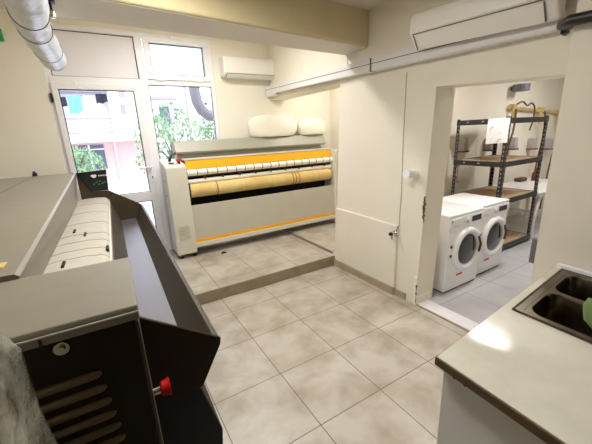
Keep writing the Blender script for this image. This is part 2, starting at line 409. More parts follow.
# ------------------------------------------------------------------ outside
OY = 25.0
def oz(z): return 1.7+(z-1.7)*OY/11.5
def ox(x): return x*OY/11.5
gnd = struct(MB().box(-40, 40, 5.0, 60, -1.0, -0.8).build('ground_street', 'pave'))
struct(MB().box(-6, 8, 4.98, 8.2, -0.8, -0.12).build('ground_pavement', 'pave'))
bl = thing('apartment_building', 'pink and white apartment building with a railed balcony, seen through the glass door', 'building', (0.5, OY, -0.8))
MB().box(-14, ox(1.35), OY, OY+8, -0.8, oz(1.74)).build('lower_wall', 'pink', bl, world=True)
MB().box(-14, ox(0.48), OY, OY+8, oz(1.74), 12).box(ox(0.48), ox(1.35), OY-0.35, OY+8, oz(1.93), 12).build('upper_wall', 'lilac', bl, world=True)
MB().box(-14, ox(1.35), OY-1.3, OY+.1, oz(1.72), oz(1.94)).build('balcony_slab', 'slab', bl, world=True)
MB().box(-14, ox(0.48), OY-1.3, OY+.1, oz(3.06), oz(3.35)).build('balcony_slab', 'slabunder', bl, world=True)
r = MB().box(-14, ox(1.05), OY-1.28, OY-1.22, oz(2.34), oz(2.375))
r.box(-14, ox(1.05), OY-1.28, OY-1.22, oz(1.96), oz(1.99))
x = -3.2
while x < ox(1.05): r.box(x, x+.035, OY-1.27, OY-1.235, oz(1.96), oz(2.35)); x += .17
r.build('balcony_railing', 'rail', bl, world=True)
MB().box(-0.9, ox(0.33), OY-.04, OY+.01, oz(2.0), oz(2.9)).build('balcony_window', 'slab', bl, world=True)
wd = MB().box(ox(-0.64), ox(0.13), OY-.05, OY+.01, oz(0.92), oz(1.65)).build('window', 'wing', bl, world=True)
MB().box(ox(-0.27), ox(-0.23), OY-.07, OY-.04, oz(0.92), oz(1.65)).box(ox(-.64), ox(.13), OY-.07, OY-.04, oz(1.5), oz(1.53)).build('window_bar', 'slab', wd, world=True)
for (a, b, c_, d_) in ((0.78, 0.95, 2.98, 3.17), (0.76, 0.9, 2.5, 2.77)):
    MB().box(ox(a), ox(b), OY-.39, OY-.34, oz(c_), oz(d_)).build('window', 'rail', bl, world=True)
MB().cyl((ox(0.43), OY-.08, -0.8), (ox(0.43), OY-.08, oz(1.72)), .06).build('downpipe', 'lilac', bl, True, True)
MB().box(ox(0.47), ox(0.53), OY-.45, OY-.36, oz(1.94), oz(3.1)).build('corner_pillar', 'slab', bl, world=True)
ll = MB().cyl((-3.0, OY-1.5, oz(2.95)), (ox(0.52), OY-1.5, oz(3.01)), .012, n=6).build('laundry_line', 'rail')
tag(ll, 'thin laundry line strung along the balcony of the pink building', 'line')
def garment(name, label, x0, x1, z0, z1, m, cut=0.0):
    def f(u, v):
        x = ox(x0+(x1-x0)*u); z = oz(z1+(z0-z1)*v)+.04*sin(u*9)*v+cut*v*(u-.5)
        return (x, OY-1.5+.05*sin(u*11+v*3), z)
    o = MB().grid(f, 12, 8)
    o = o.build(name, m); md = o.modifiers.new('t', 'SOLIDIFY'); md.thickness = .02
    return tag(o, label, 'laundry')
garment('dark_garment', 'dark navy garment hung at the left end of the laundry line', -.85, -.52, 2.64, 2.9, 'navy', .1)
garment('bath_towel', 'cyan towel hung on the laundry line', -.48, -.18, 2.5, 2.93, 'cyan', .15)
garment('striped_cloth', 'pale green striped cloth on the laundry line beside the cyan towel', -.13, .14, 2.74, 2.95, 'stripe')
garment('black_shirt', 'black shirt hung at the right end of the laundry line', .17, .44, 2.76, 3.0, 'navy', .1)
b2 = thing('neighbour_house', 'white rendered house behind the tree, seen through the right-hand pane', 'building', (7, 27, -.8))
MB().box(ox(1.55), ox(2.6), 27, 34, -.8, 4.6).build('wall', 'lilac', b2, world=True)
MB().box(ox(1.5), ox(2.65), 26.7, 34, 4.6, 4.8).build('roof_slab', 'rail', b2, world=True)
MB().box(ox(2.02), ox(2.35), 26.93, 27.02, 2.6, 4.2).build('window', 'wing', b2, world=True)
pl = MB().cyl((ox(2.74)*.72, 18, -.8), (ox(2.76)*.72, 18, 6.5), .07)
tag(pl.build('street_pole', 'rail', None, True), 'slim grey street pole seen through the right-hand pane', 'pole')

def tree(name, label, x, y, z0, h, rad, n, leaf, seed):
    rnd = random.Random(seed)
    t = thing(name, label, 'tree', (x, y, z0))
    tr = MB(); top = z0+h
    tr.tube([(0, 0, 0), (.03, 0, h*.35), (-.02, .02, h*.7)], [.09, .07, .03], 8)
    for k in range(6):
        a = k*1.05; tr.tube([(0, 0, h*.4+k*.12), (cos(a)*rad*.5, sin(a)*rad*.5, h*.55+k*.15)], [.035, .012], 6)
    tr.build('trunk', 'bark', t, True)
    fo = MB(); bm = fo.bm
    for k in range(n):
        while True:
            v = Vector((rnd.uniform(-1, 1), rnd.uniform(-1, 1), rnd.uniform(-1, 1)))
            if v.length < 1 and noise.noise(v*2.3+Vector((seed, 0, 0))) > -.12: break
        p = Vector((v.x*rad, v.y*rad, h*.62+v.z*h*.42))
        R = Euler((rnd.uniform(0, 6), rnd.uniform(0, 6), rnd.uniform(0, 6))).to_matrix()
        s = rnd.uniform(.05, .10)
        vs = [bm.verts.new(p+R@Vector(q)*s) for q in ((-1, 0, 0), (-.2, -.5, .1), (1, 0, 0), (-.2, .5, .1))]
        bm.faces.new(vs)
    fo.build('foliage', leaf, t)
tree('leafy_tree', 'small leafy tree in front of the pink wall, seen through the glass door', -.86, 17.5, -.8, 2.3, 1.0, 1400, 'leaf2', 3)
tree('street_tree', 'light green street tree seen through the right-hand pane', 2.05, 11.2, -.8, 3.5, 1.15, 1500, 'leaf2', 5)
tree('street_tree', 'bushy tree by the grey curved pipe outside the right-hand pane', 4.6, 14.5, -.8, 3.4, 1.1, 1800, 'leaf', 9)
du = MB()
pts = [(1.60, 6.0, 2.75), (1.60, 6.0, 2.5), (1.62, 6.0, 2.32), (1.69, 6.0, 2.17), (1.8, 6.0, 2.09), (1.95, 6.0, 2.06), (2.4, 5.8, 2.06), (2.6, 5.4, 2.06), (2.62, 4.98, 2.06)]
du.tube(pts, .095, 16)
du = tag(du.build('curved_pipe', 'pipegrey', None, True, angle=60), 'thick grey curved pipe outside the right-hand window pane', 'pipe')
bx = thing('outdoor_lamp', 'small white box with a dark round opening outside the right-hand pane', 'lamp', (1.80, 6.02, 2.16))
MB().box(1.72, 1.92, 6.0, 6.12, 2.17, 2.36, .02).build('housing', 'slab', bx, world=True)
MB().cyl((1.775, 5.995, 2.29), (1.775, 6.02, 2.29), .02).build('lens', 'black', bx, True, True)

# ------------------------------------------------------------------ long grey ironing machine on the left
mc = thing('flatwork_ironer', 'long taupe flatwork ironer with open feed trough, running along the left side', 'ironing machine', (0, 0.7, 0), radians(-1.2))
# local: u right, v along the machine away from the camera
VE = 3.6
hd = MB()
tq = bmesh.new()
pn = [(-1.12, 1.30), (-1.12, 1.37), (-1.10, 1.378), (-.256, 1.376), (-.247, 1.367), (-.375, 1.08), (-.40, 1.08), (-.40, 1.30)]
pfar = [(-1.12, 1.30), (-1.12, 1.37), (-1.10, 1.39), (-.352, 1.39), (-.343, 1.381), (-.380, 1.05), (-.40, 1.05), (-.40, 1.30)]
A_ = [tq.verts.new((p[0], .347, p[1])) for p in pn]; B_ = [tq.verts.new((p[0], VE, p[1])) for p in pfar]
tq.faces.new(A_); tq.faces.new(B_[::-1])
for i in range(8): tq.faces.new((A_[i], B_[i], B_[(i+1) % 8], A_[(i+1) % 8]))
bmesh.ops.recalc_face_normals(tq, faces=tq.faces[:]); hd.add(tq)
hood = hd.build('hood', 'hoodg', mc, True, angle=20)
MB().tube([(-.7025, .40, 1.3785), (-.7025, VE-.01, 1.3900)], .0022, 6).build('lid_seam', 'line', hood)
MB().box(-.345, -.295, .42, .47, 1.376, 1.3795).build('yellow_sticker', 'felt', hood)
MB().solid_sheet((-.343, 2.5, 1.27), (-.344, 2.65, 1.27), (-.3565, 2.65, 1.19), (-.3555, 2.5, 1.19), -.004).build('rating_plate', 'pad', hood)
MB().box(-.72, -.68, VE-.03, VE+.015, 1.375, 1.42, .006).cyl((-.70, VE-.02, 1.42), (-.70, VE-.02, 1.44), .013).build('hood_catch', 'black', hood, True)
# padded bed
def padprof():
    P = [(-.40, 1.085), (-.30, 1.098), (-.2, 1.10), (-.13, 1.094)]
    for k in range(1, 7):
        a = k*pi/2/6; P.append((-.13+.05*sin(a), 1.044+.05*cos(a)))
    P += [(-.085, .99), (-.40, .99)]
    return P
pad = MB().prism(padprof(), 'y', .34, VE-.06).build('padded_bed', 'pad', mc, True, angle=50)
sm = MB(); P = padprof()[:-2]
for v in (.72, 1.32, 1.47, 1.66, 1.85, 2.22, 2.66, 3.1):
    for a, b in zip(P, P[1:]):
        q0 = Vector((a[0], v, a[1]+.0008)); q1 = Vector((b[0], v+.01*sin(b[0]*14), b[1]+.0008))
        sm.tube([q0, q1], .0022, 5)
    sm.build('bed_seam', 'seam', pad); sm = MB()

cl = MB()
for (u, v) in ((-.295, 1.19), (-.300, 1.93), (-.228, 1.78), (-.098, 1.40)): cl.box(u, u+.014, v, v+.09, 1.09 if u < -.15 else 1.075, 1.108 if u < -.15 else 1.094, .003)
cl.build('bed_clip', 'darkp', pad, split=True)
MB().box(-.083, -.072, .34, VE-.07, .985, 1.065, .002).build('bed_edge_strip', 'enamelw', mc)
# feed trough
tr = MB()
tr.solid_sheet((-.072, .40, 1.03), (-.072, VE, 1.03), (.0, VE, .785), (.0, .40, .785), -.006)
tr.build('trough_wall', 'midp', mc)
MB().box(0.0, .165, .40, VE, .775, .787).build('trough_floor', 'trough', mc)
lp = MB().prism([(.16, .775), (.245, .95), (.262, .952), (.268, .938), (.253, .928), (.178, .765)], 'y', .392, VE+.01, .0015, 1)
lp.build('trough_lip', 'lipp', mc)
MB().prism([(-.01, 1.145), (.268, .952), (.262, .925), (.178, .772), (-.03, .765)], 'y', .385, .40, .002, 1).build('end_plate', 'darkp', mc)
ep = MB().prism([(-.343, 1.385), (-.343, 1.0), (.0, .77), (.17, .77), (.258, .945), (-.062, 1.16), (-.07, 1.16), (-.235, 1.17)], 'y', VE-.012, VE+.004).build('end_plate', 'midp', mc)
MB().cyl((-.05, VE-.03, 1.115), (-.05, VE-.005, 1.115), .012, n=12).build('end_bolt', 'black', ep, True)
# control panel on the far end plate
cp = MB().prism([(-.343, 1.388), (-.048, 1.402), (-.062, 1.165), (-.235, 1.172)], 'y', VE-.035, VE-.01, .004).build('control_panel', 'panelb', mc)
lg = MB()
lg.prism([(-.212, 1.345), (-.19, 1.36), (-.178, 1.35), (-.166, 1.362), (-.15, 1.345), (-.168, 1.318), (-.19, 1.322)], 'y', VE-.038, VE-.033)
for k in range(6): lg.box(-.135+k*.015, -.125+k*.015, VE-.038, VE-.033, 1.333, 1.347)
lg.build('panel_logo', 'whitep', cp)
bt = MB()
for u, z in ((-.19, 1.25), (-.165, 1.27), (-.145, 1.245), (-.13, 1.28), (-.11, 1.252), (-.09, 1.262)): bt.box(u-.008, u+.008, VE-.039, VE-.033, z-.005, z+.005)
bt.build('panel_button', 'greenp', cp, split=True)
# near end cabinet
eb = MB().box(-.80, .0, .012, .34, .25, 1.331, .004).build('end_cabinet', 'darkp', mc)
lid = MB().prism([(0.0, 1.366), (.345, 1.362), (.345, 1.33), (.012, 1.33), (-.002, 1.332), (-.006, 1.356)], 'x', -.81, .012, .003).build('cabinet_lid', 'hoodg', mc)
MB().box(-.81, .012, -.008, -.001, 1.351, 1.355, .0015).build('lid_fold', 'enamelw', lid)
MB().box(-.16, -.156, -.009, -.002, 1.333, 1.35).build('lid_scratch', 'black', lid)
lv = MB()
for k in range(7):
    z = 1.226-.036*k; rgt = -.078+.003*k
    lv.tube([(-.40, .012, z), (rgt-.016, .012, z), (rgt-.008, .012, z), (rgt-.002, .012, z), (rgt, .012, z)], [.0095, .0095, .0082, .005, .001], 12)
lv.build('louvre', 'louv', eb, True, angle=60, split=True)
MB().cyl((-.132, .012, 1.313), (-.132, .003, 1.313), .0135, n=24).build('lock_washer', 'steel', eb, True)
MB().cyl((-.132, .004, 1.313), (-.132, -.004, 1.313), .007, n=6).build('lock_bolt', 'steel', eb)
MB().box(.0005, .008, .012, .30, .3, 1.318, .001).build('side_flange', 'midp', eb)
eb2 = MB().cyl((.008, .30, .90), (.030, .30, .90), .014, n=16).build('button_collar', 'chrome', mc, True)
MB().tube([(.028, .30, .90), (.034, .30, .90), (.05, .30, .90), (.058, .30, .90), (.06, .30, .90)], [.014, .024, .026, .030, .024], 20).build('stop_button', 'red', mc, True)
# lower body
MB().prism([(-.95, 0.0), (.19, 0.0), (.237, .49), (.165, .772), (-.95, .772)], 'y', .42, VE-.05, .004).build('base_body', 'void', mc)
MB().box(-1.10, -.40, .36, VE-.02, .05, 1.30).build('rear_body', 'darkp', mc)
MB().box(-.78, -.02, .02, .36, 0.0, .26).build('plinth', 'void', mc)

# tall wrapped bundle by the camera
def bundle():
    t = bmesh.new(); bmesh.ops.create_cube(t, size=1)
    bmesh.ops.subdivide_edges(t, edges=t.edges[:], cuts=14, use_grid_fill=True)
    for v in t.verts:
        p = v.co.copy()
        x, y, z = p.x*2, p.y*2, p.z
        l = (abs(x)**4+abs(y)**4)**.25
        m = max(abs(x), abs(y), 1e-6)
        x, y = x*m/l, y*m/l
        p = Vector((x*.26, y*.125, .81+z*1.62))
        n = noise.noise(Vector((p.x*9, p.y*9, p.z*7)))*.014+noise.noise(Vector((p.x*26, p.y*26, p.z*20)))*.009
        p += Vector((x, y, 0))*n*1.6
        p.x -= (.55*max(0, p.z-1.43)+.03*max(0, p.z-1.2))*(1 if p.x > 0 else -.3)
        v.co = p
    m = MB(); m.add(t); return m
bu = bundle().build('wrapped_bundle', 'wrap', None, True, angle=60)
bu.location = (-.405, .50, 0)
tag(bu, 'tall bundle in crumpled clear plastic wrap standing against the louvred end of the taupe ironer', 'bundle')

# ------------------------------------------------------------------ off-white ironer on the platform
ir = thing('roller_ironer', 'wide off-white roller ironer with orange trim and felt roll on the tiled platform', 'ironing machine', (2.0, 4.5, .13))
YF = 4.26; YB = 4.70; XA, XB, XE = 0.66, 0.915, 3.36
ec = MB().prism([(YF, .19), (YB, .19), (YB, 1.44), (YF+.06, 1.385), (YF, 1.355)], 'x', XA, XB, .008).build('end_cabinet', 'enamelw', ir, world=True)
vg = MB()
for k in range(9): vg.box(XA+.05, XA+.19, YF-.004, YF+.004, .40+k*.022, .408+k*.022)
vg.build('vent_slot', 'panelg', ec, world=True, split=True)
MB().box(XA+.07, XA+.13, YF+.10, YF+.16, 1.398, 1.412, .002).build('display', 'black', ec, world=True)
sb = MB().cyl((XB-.06, YF+.11, 1.395), (XB-.06, YF+.11, 1.425), .016).build('stop_button_base', 'black', ec, True, True)
MB().tube([(XB-.06, YF+.11, 1.42), (XB-.06, YF+.11, 1.435), (XB-.06, YF+.11, 1.455)], [.02, .034, .03], 18).build('stop_button', 'red', ec, True, True)
MB().cyl((XA-.004, YF+.14, 1.19), (XA+.004, YF+.14, 1.19), .008, n=10).cyl((XA-.004, YF+.2, .98), (XA+.004, YF+.2, .98), .010, n=10).build('side_screw', 'black', ec, True, True, split=True)
MB().tube([(XA+.10, YF+.25, 1.42), (XA+.14, YF+.26, 1.50), (XA+.22, YF+.28, 1.53)], .018, 8).build('cable_loop', 'black', ec, True, True)
MB().box(XE-.05, XE, YF, YB, .19, 1.42, .006).build('side_panel', 'enamelw', ir, world=True)
MB().box(XB, XE-.05, YF+.03, YF+.05, .355, .835, .003).build('front_panel', 'panelg', ir, world=True)
MB().box(XB, XE-.05, YF+.02, YF+.045, .315, .357, .003).build('orange_strip', 'yellow', ir, world=True)
MB().box(XB, XE-.02, YF, YF+.05, .255, .314, .005).build('bottom_rail', 'enamelw', ir, world=True)
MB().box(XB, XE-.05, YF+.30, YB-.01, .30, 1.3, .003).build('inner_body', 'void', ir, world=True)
fr = MB().cyl((XB+.03, YF+.13, 1.02), (XE-.09, YF+.13, 1.02), .095, n=40).build('felt_roll', 'felt', ir, True, True)
stn = MB()
for x in (1.30, 2.52, 2.57, 2.63):
    stn.cyl((x, YF+.13, 1.02), (x+.018, YF+.13, 1.02), .0956, n=40)
stn.build('scorch_mark', 'stain', fr, True, True, split=True)
sl = MB()
for x in (1.28, 1.72, 2.15, 2.9): sl.cyl((x, YF+.13, 1.02), (x+.004, YF+.13, 1.02), .0955, n=40)
sl.build('roll_seam', 'seam', fr, True, True, split=True)
MB().box(XB, XB+.03, YF+.05, YF+.22, .9, 1.13, .004).build('roll_bracket', 'black', ir, world=True)
ra = MB().cyl((XB+.02, YF+.10, 1.262), (XE-.05, YF+.10, 1.262), .043, n=24).build('guide_roller', 'band', ir, True, True)
rb = MB().cyl((XB+.02, YF+.12, 1.145), (XE-.05, YF+.12, 1.145), .03, n=24).build('guide_roller', 'band', ir, True, True)
t1 = MB()
for k in range(17):
    x = XB+.14+k*.137; t1.cyl((x, YF+.10, 1.262), (x+.014, YF+.10, 1.262), .0436, n=24)
t1.build('tape_edge', 'tapeedge', ra, True, True, split=True)
t2 = MB()
for k in range(9):
    x = XB+.24+k*.25; t2.box(x, x+.02, YF+.08, YF+.12, 1.165, 1.195, .004)
t2.build('tape_clip', 'midp', rb, world=True, split=True)
MB().cyl((XB+.02, YF+.15, 1.205), (XE-.05, YF+.15, 1.205), .012, n=12).build('drive_shaft', 'midp', ir, True, True)
MB().prism([(YF+.09, 1.31), (YF+.11, 1.31), (YF+.15, 1.425), (YF+.13, 1.425)], 'x', XB+.02, XE-.06).build('orange_front_board', 'yellow', ir, world=True)
MB().box(XB, XE-.02, YF+.12, YF+.30, 1.425, 1.445, .004).build('top_ledge', 'enamelw', ir, world=True)
MB().prism([(YF+.30, 1.445), (YF+.33, 1.50), (YB, 1.50), (YB, 1.445)], 'x', XB-.03, XE-.1, .003).prism([(YF+.31, 1.35), (YB, 1.35), (YB, 1.45), (YF+.31, 1.45)], 'x', XB, XE-.06).build('hood_base', 'hood2', ir, world=True)
MB().prism([(YF+.24, 1.515), (YF+.22, 1.53), (YF+.30, 1.665), (YF+.32, 1.675), (YB+.01, 1.675), (YB+.01, 1.50), (YF+.30, 1.50)], 'x', XB-.06, XE-.06, .004).build('hood', 'hood2', ir, world=True)
for x in (XA+.06, XB-.03, XE-.04):
    for y in (YF+.05, YB-.05): 
        z0 = .165 if x > 2.44 else .13
        MB().cyl((x, y, z0), (x, y, .2), .013).cyl((x, y, z0), (x, y, z0+.012), .022).build('foot', 'black', ir, True, True)

def pillow(name, label, x0, x1, y0, y1, z0, z1, sd):
    t = bmesh.new(); bmesh.ops.create_cube(t, size=1)
    bmesh.ops.subdivide_edges(t, edges=t.edges[:], cuts=9, use_grid_fill=True)
    for v in t.verts:
        p = v.co*2; l = (abs(p.x)**3.2+abs(p.y)**3+abs(p.z)**2.6)**(1/3.0); mm = max(abs(p.x), abs(p.y), abs(p.z))
        q = p*mm/max(l, 1e-6)
        q += Vector((1, 1, 1))*0.05*noise.noise(q*1.6+Vector((sd, 0, 0)))
        z = q.z if q.z > -.72 else -.72
        v.co = Vector(((x0+x1)/2+q.x*(x1-x0)/2, (y0+y1)/2+q.y*(y1-y0)/2, z0+(z+.72)/1.72*(z1-z0)))
    m = MB(); m.add(t); o = m.build(name, 'bag', None, True, angle=70)
    return tag(o, label, 'bag', None)
pillow('linen_bag', 'larger white linen bag lying on the ironer hood, under the wall unit', 1.96, 2.79, 4.50, 4.74, 1.675, 2.0, 2)
pillow('linen_bag', 'smaller white linen bag at the far right end of the ironer hood', 2.85, 3.36, 4.50, 4.74, 1.675, 1.93, 8)
sc_ = MB().box(0, .07, 0, .035, 0, .012, .003).box(.02, .05, .01, .05, .002, .016, .003).build('rubber_wedge', 'black')
sc_.location = (1.21, 4.13, .13); tag(sc_, 'small black rubber wedge on the platform tiles under the off-white ironer', 'wedge')

# ------------------------------------------------------------------ wall units and trunking
def ac(name, label, loc, L, H, D, rot, gap, notch):
    # local: x along the wall, y out of the wall (towards -y), z up; origin at the wall, bottom left
    a = thing(name, label, 'air conditioner', loc, rot=rot)
    prof = [(0, notch), (0, H), (-D*.72, H), (-D*.93, H*.93), (-D, H*.78), (-D, H*(gap+.06)), (-D*.90, H*(gap-.02)), (-D*.62, 0.0), (-.095, 0), (-.095, notch)]
    MB().prism(prof, 'x', 0, L, .018, 4).build('casing', 'ac', a, True, angle=40)
    MB().prism([(-D*.905, H*(gap-.015)), (-D*.63, H*.0), (-D*.645, H*-.02), (-D*.92, H*(gap-.035))], 'x', L*.05, L*.93, .002).build('air_flap', 'ac', a)
    g = MB().prism([(-D*.97, H*(gap+.02)), (-D*1.003, H*(gap+.028)), (-D*1.003, H*(gap+.038)), (-D*.97, H*(gap+.03))], 'x', L*.035, L*.945)
    g.prism([(-D*.94, H*(gap+.01)), (-D*.95, H*gap), (-D*.66, -.004), (-D*.64, -.002)], 'x', L*.93, L*.937)
    g.prism([(-D*.94, H*(gap+.01)), (-D*.95, H*gap), (-D*.66, -.004), (-D*.64, -.002)], 'x', L*.035, L*.042)
    g.build('flap_gap', 'line', a)
    MB().box(L*.955, L*.985, -D*1.003, -D*.98, H*(gap+.1), H*(gap+.16), .002).build('indicator', 'sock', a)
    return a
ac('air_conditioner', 'small white air conditioner high on the back wall beside the window', (1.665, 4.78, 2.505), .91, .285, .2, (0, 0, 0), .14, .02)
ac('air_conditioner', 'large white air conditioner above the doorway, over the trunking', (2.44, 1.915, 2.305), .98, .255, .22, (0, radians(3.2), radians(-90)), .34, .115)
tk = thing('cable_trunking', 'long white cable trunking running along the partition wall below the large air conditioner', 'trunking', (2.44, 4.78, 2.29))
def tz(y): return 2.208+.095*(y-.9)/3.9
def trk(y0, y1):
    m = MB(); 
    t = bmesh.new(); bmesh.ops.create_cube(t, size=1)
    for v in t.verts:
        y = y0 if v.co.y < 0 else y1
        v.co = Vector((2.40+v.co.x*.08, y, tz(y)+(.115 if v.co.z > 0 else 0)))
    bmesh.ops.bevel(t, geom=t.edges[:], offset=.006, segments=2, affect='EDGES'); m.add(t); return m
trk(2.475, 4.775).build('trunking_length', 'trunk', tk, world=True)
trk(.965, 2.465).build('trunking_length', 'trunk', tk, world=True)
m_ = MB().tube([(2.3595, 4.77, tz(4.77)+.066), (2.3595, .97, tz(.97)+.066)], .003, 6)
m_.box(2.356, 2.44, 2.465, 2.475, tz(2.47)-.001, tz(2.47)+.116)
m_.build('trunking_joint', 'line', tk, world=True)
MB().cyl((2.40, 4.775, tz(4.7)-.005), (2.40, 4.45, tz(4.5)-.005), .032, n=18).build('end_sleeve', 'trunk', tk, True, True)
wr = MB().tube([(2.40, 2.86, 2.47), (2.405, 2.86, 2.42), (2.41, 2.865, 2.34)], .003, 6).build('thin_wire', 'line', None, True)
tag(wr, 'short thin wire hanging from the beam down to the white trunking', 'wire')
cb = thing('cable_bundle', 'black taped cable bundle leaving the end of the white trunking', 'cable', (2.38, .95, 2.2))
MB().tube([(2.40, .962, 2.235), (2.38, .93, 2.23), (2.28, .88, 2.20), (2.17, .865, 2.185), (2.10, .81, 2.18), (2.085, .70, 2.17), (2.07, .4, 2.15), (2.03, -.1, 2.13)], [.026, .026, .025, .026, .027, .027, .027, .027], 12).build('taped_sleeve', 'black', cb, True, True)
MB().tube([(2.40, .962, 2.222), (2.37, .92, 2.185), (2.30, .90, 2.165), (2.22, .88, 2.16)], .012, 8).build('thin_cable', 'black', cb, True, True)
# duct and its hanger
N = 90; P0 = Vector((-.15, .9, 2.30)); pts = []; rs = []
path = [(-.10, .95, 2.81), (-.10, .95, 2.62), (-.105, 1.02, 2.42), (-.125, 1.2, 2.34), (-.155, 1.9, 2.305), (-.195, 2.4, 2.36), (-.205, 2.9, 2.39), (-.195, 3.4, 2.385), (-.193, 3.52, 2.38)]
def cat(path, n):
    P = [Vector(p) for p in path]; out = []
    for i in range(len(P)-1):
        a, b, c_, d_ = P[max(i-1, 0)], P[i], P[i+1], P[min(i+2, len(P)-1)]
        for k in range(n):
            t = k/n
            out.append(.5*((2*b)+(c_-a)*t+(2*a-5*b+4*c_-d_)*t*t+(3*b-a-3*c_+d_)*t**3))
    out.append(P[-1]); return out
pts = cat(path, 18)
rs = [.074+.014*min(1, max(0, (p.y-1.8)/1.2))+.003*sin(i*1.6)+.002*sin(i*.7) for i, p in enumerate(pts)]
dk = thing('foil_duct', 'silver foil flexible duct hanging below the ceiling beam near the door', 'duct', (-.15, 2.4, 2.2))
MB().tube(pts, rs, 28).build('duct_hose', 'foil', dk, True, True, 80)
rg = MB()
for y in (2.15, 2.62, 3.2):
    p = min(pts, key=lambda q: abs(q.y-y)+max(0, q.z-2.5)*5)
    a = p+Vector((0, 0, 0)); rg.ring(a, (0, 1, .06), .077+.014*min(1, max(0, (y-1.8)/1.2)), .0022, 36, 6)
rg.build('duct_wire_band', 'midp', dk, True, True, 80, split=True)
hk = thing('duct_hanger', 'metal hanger strap holding the silver duct under the beam', 'hanger', (-.105, 2.68, 2.5))
MB().cyl((-.10, 2.66, 2.56), (-.10, 2.66, 2.455), .007, n=8).box(-.125, -.075, 2.63, 2.69, 2.535, 2.547, .002).build('hanger_rod', 'iron', hk, True, True)
MB().box(-.114, -.086, 2.645, 2.675, 2.45, 2.49, .006).build('hanger_clamp', 'chrome', hk, world=True)
es = thing('exit_sign', 'small green exit sign at the left edge of the back wall', 'sign', (-.70, 4.78, 2.78))
MB().box(-.86, -.655, 4.755, 4.782, 2.77, 2.89, .005).build('sign_plate', 'greenp', es, world=True)
MB().box(-.80, -.70, 4.752, 4.756, 2.82, 2.84).build('arrow', 'whitep', es, world=True)
# pipe stub and tap on the partition
ps = thing('pipe_stub', 'white plastic pipe stub sticking out of the partition wall beside the doorway', 'pipe', (2.44, 1.93, 1.27))
MB().cyl((2.445, 1.94, 1.30), (2.315, 1.94, 1.31), .036, n=24).build('pipe_body', 'pvc', ps, True, True)
MB().cyl((2.325, 1.94, 1.309), (2.305, 1.94, 1.3108), .039, n=24).build('pipe_cap', 'pvc', ps, True, True)
tp = thing('water_tap', 'small chrome tap with black knob on the ledge of the partition wall', 'tap', (2.42, 2.13, .69))
MB().cyl((2.418, 2.13, .69), (2.405, 2.13, .69), .03).cyl((2.41, 2.13, .69), (2.36, 2.13, .69), .014).tube([(2.375, 2.13, .69), (2.36, 2.125, .67), (2.355, 2.12, .64)], .012, 10).build('tap_body', 'chrome', tp, True, True)
MB().cyl((2.36, 2.13, .69), (2.335, 2.13, .692), .02, .016).build('tap_knob', 'black', tp, True, True)
MB().tube([(2.415, 2.125, .70), (2.425, 2.115, .74), (2.436, 2.105, .775)], .005, 8).build('tap_tail', 'chrome', tp, True, True)

# ------------------------------------------------------------------ second room
def washer(label, x, y):
    w = thing('washing_machine', label, 'washing machine', (x, y, 0), 0, 'white washing machines')
    W, D, H = .595, .58, .85
    MB().box(0, W, 0, D, .015, H-.02, .012, 3).build('body', 'washer', w, True)
    MB().box(-.002, W+.002, -.006, D, H-.03, H, .008, 3).build('worktop', 'washer', w, True)
    MB().box(.003, W-.003, -.012, .01, H-.135, H-.033, .006).build('control_panel', 'washer', w, True)
    MB().box(.37, .54, -.0145, -.01, H-.115, H-.055, .003).build('display', 'disp', w)
    k = MB().cyl((.30, -.01, H-.085), (.30, -.03, H-.085), .034, .03, 28).build('knob', 'washside', w, True)
    MB().cyl((.30, -.026, H-.085), (.30, -.034, H-.085), .022, .02, 28).build('knob_cap', 'washer', k, True)
    dr = MB().box(.015, .20, -.0145, -.008, H-.125, H-.045, .003).build('detergent_drawer', 'washer', w)
    MB().box(.02, .035, -.0165, -.0135, H-.07, H-.05).build('badge', 'line', dr)
    for q in range(5): pass
    MB().box(.05, .15, -.0160, -.0135, H-.118, H-.112).build('drawer_print', 'sock', dr)
    cz, cx = .445, .32
    d = MB().ring((cx, -.01, cz), (0, 1, 0), .205, .036, 48, 12).build('door', 'washer', w, True, angle=60)
    gl = MB(); 
    t = bmesh.new(); bmesh.ops.create_uvsphere(t, u_segments=32, v_segments=16, radius=1)
    gl.add(t, Matrix.Translation((cx, -.008, cz)) @ Matrix.Diagonal((.178, .028, .178, 1)))
    gl.build('door_glass', 'dglass', d, True)
    MB().ring((cx, -.016, cz), (0, 1, 0), .176, .012, 40, 8).build('glass_rim', 'washside', d, True)
    MB().tube([(cx+.155, -.045, cz+.12), (cx+.185, -.058, cz+.03), (cx+.175, -.05, cz-.06)], .012, 8).build('door_handle', 'midp', d, True)
    for z in (.40, .50): MB().box(.055, .078, -.008, .002, z, z+.028, .003).build('hinge', 'black', w)
    MB().box(.20, .30, -.004, .001, .16, .18).build('red_badge', 'red', w)
    MB().box(.02, W-.02, .01, D-.02, 0, .03).build('plinth', 'black', w)
    return w
wm = washer('white washing machine nearest the doorway jamb, standing slightly forward', 2.835, 1.825)
def copy_tree(o, parent=None):
    c_ = o.copy(); COL.objects.link(c_); c_.parent = parent
    for ch in list(o.children): copy_tree(ch, c_)
    return c_
bpy.context.view_layer.update()
w2 = copy_tree(wm); w2.location = (3.440, 1.87, 0)
w2['label'] = 'white washing machine between the first washer and the black metal shelving'

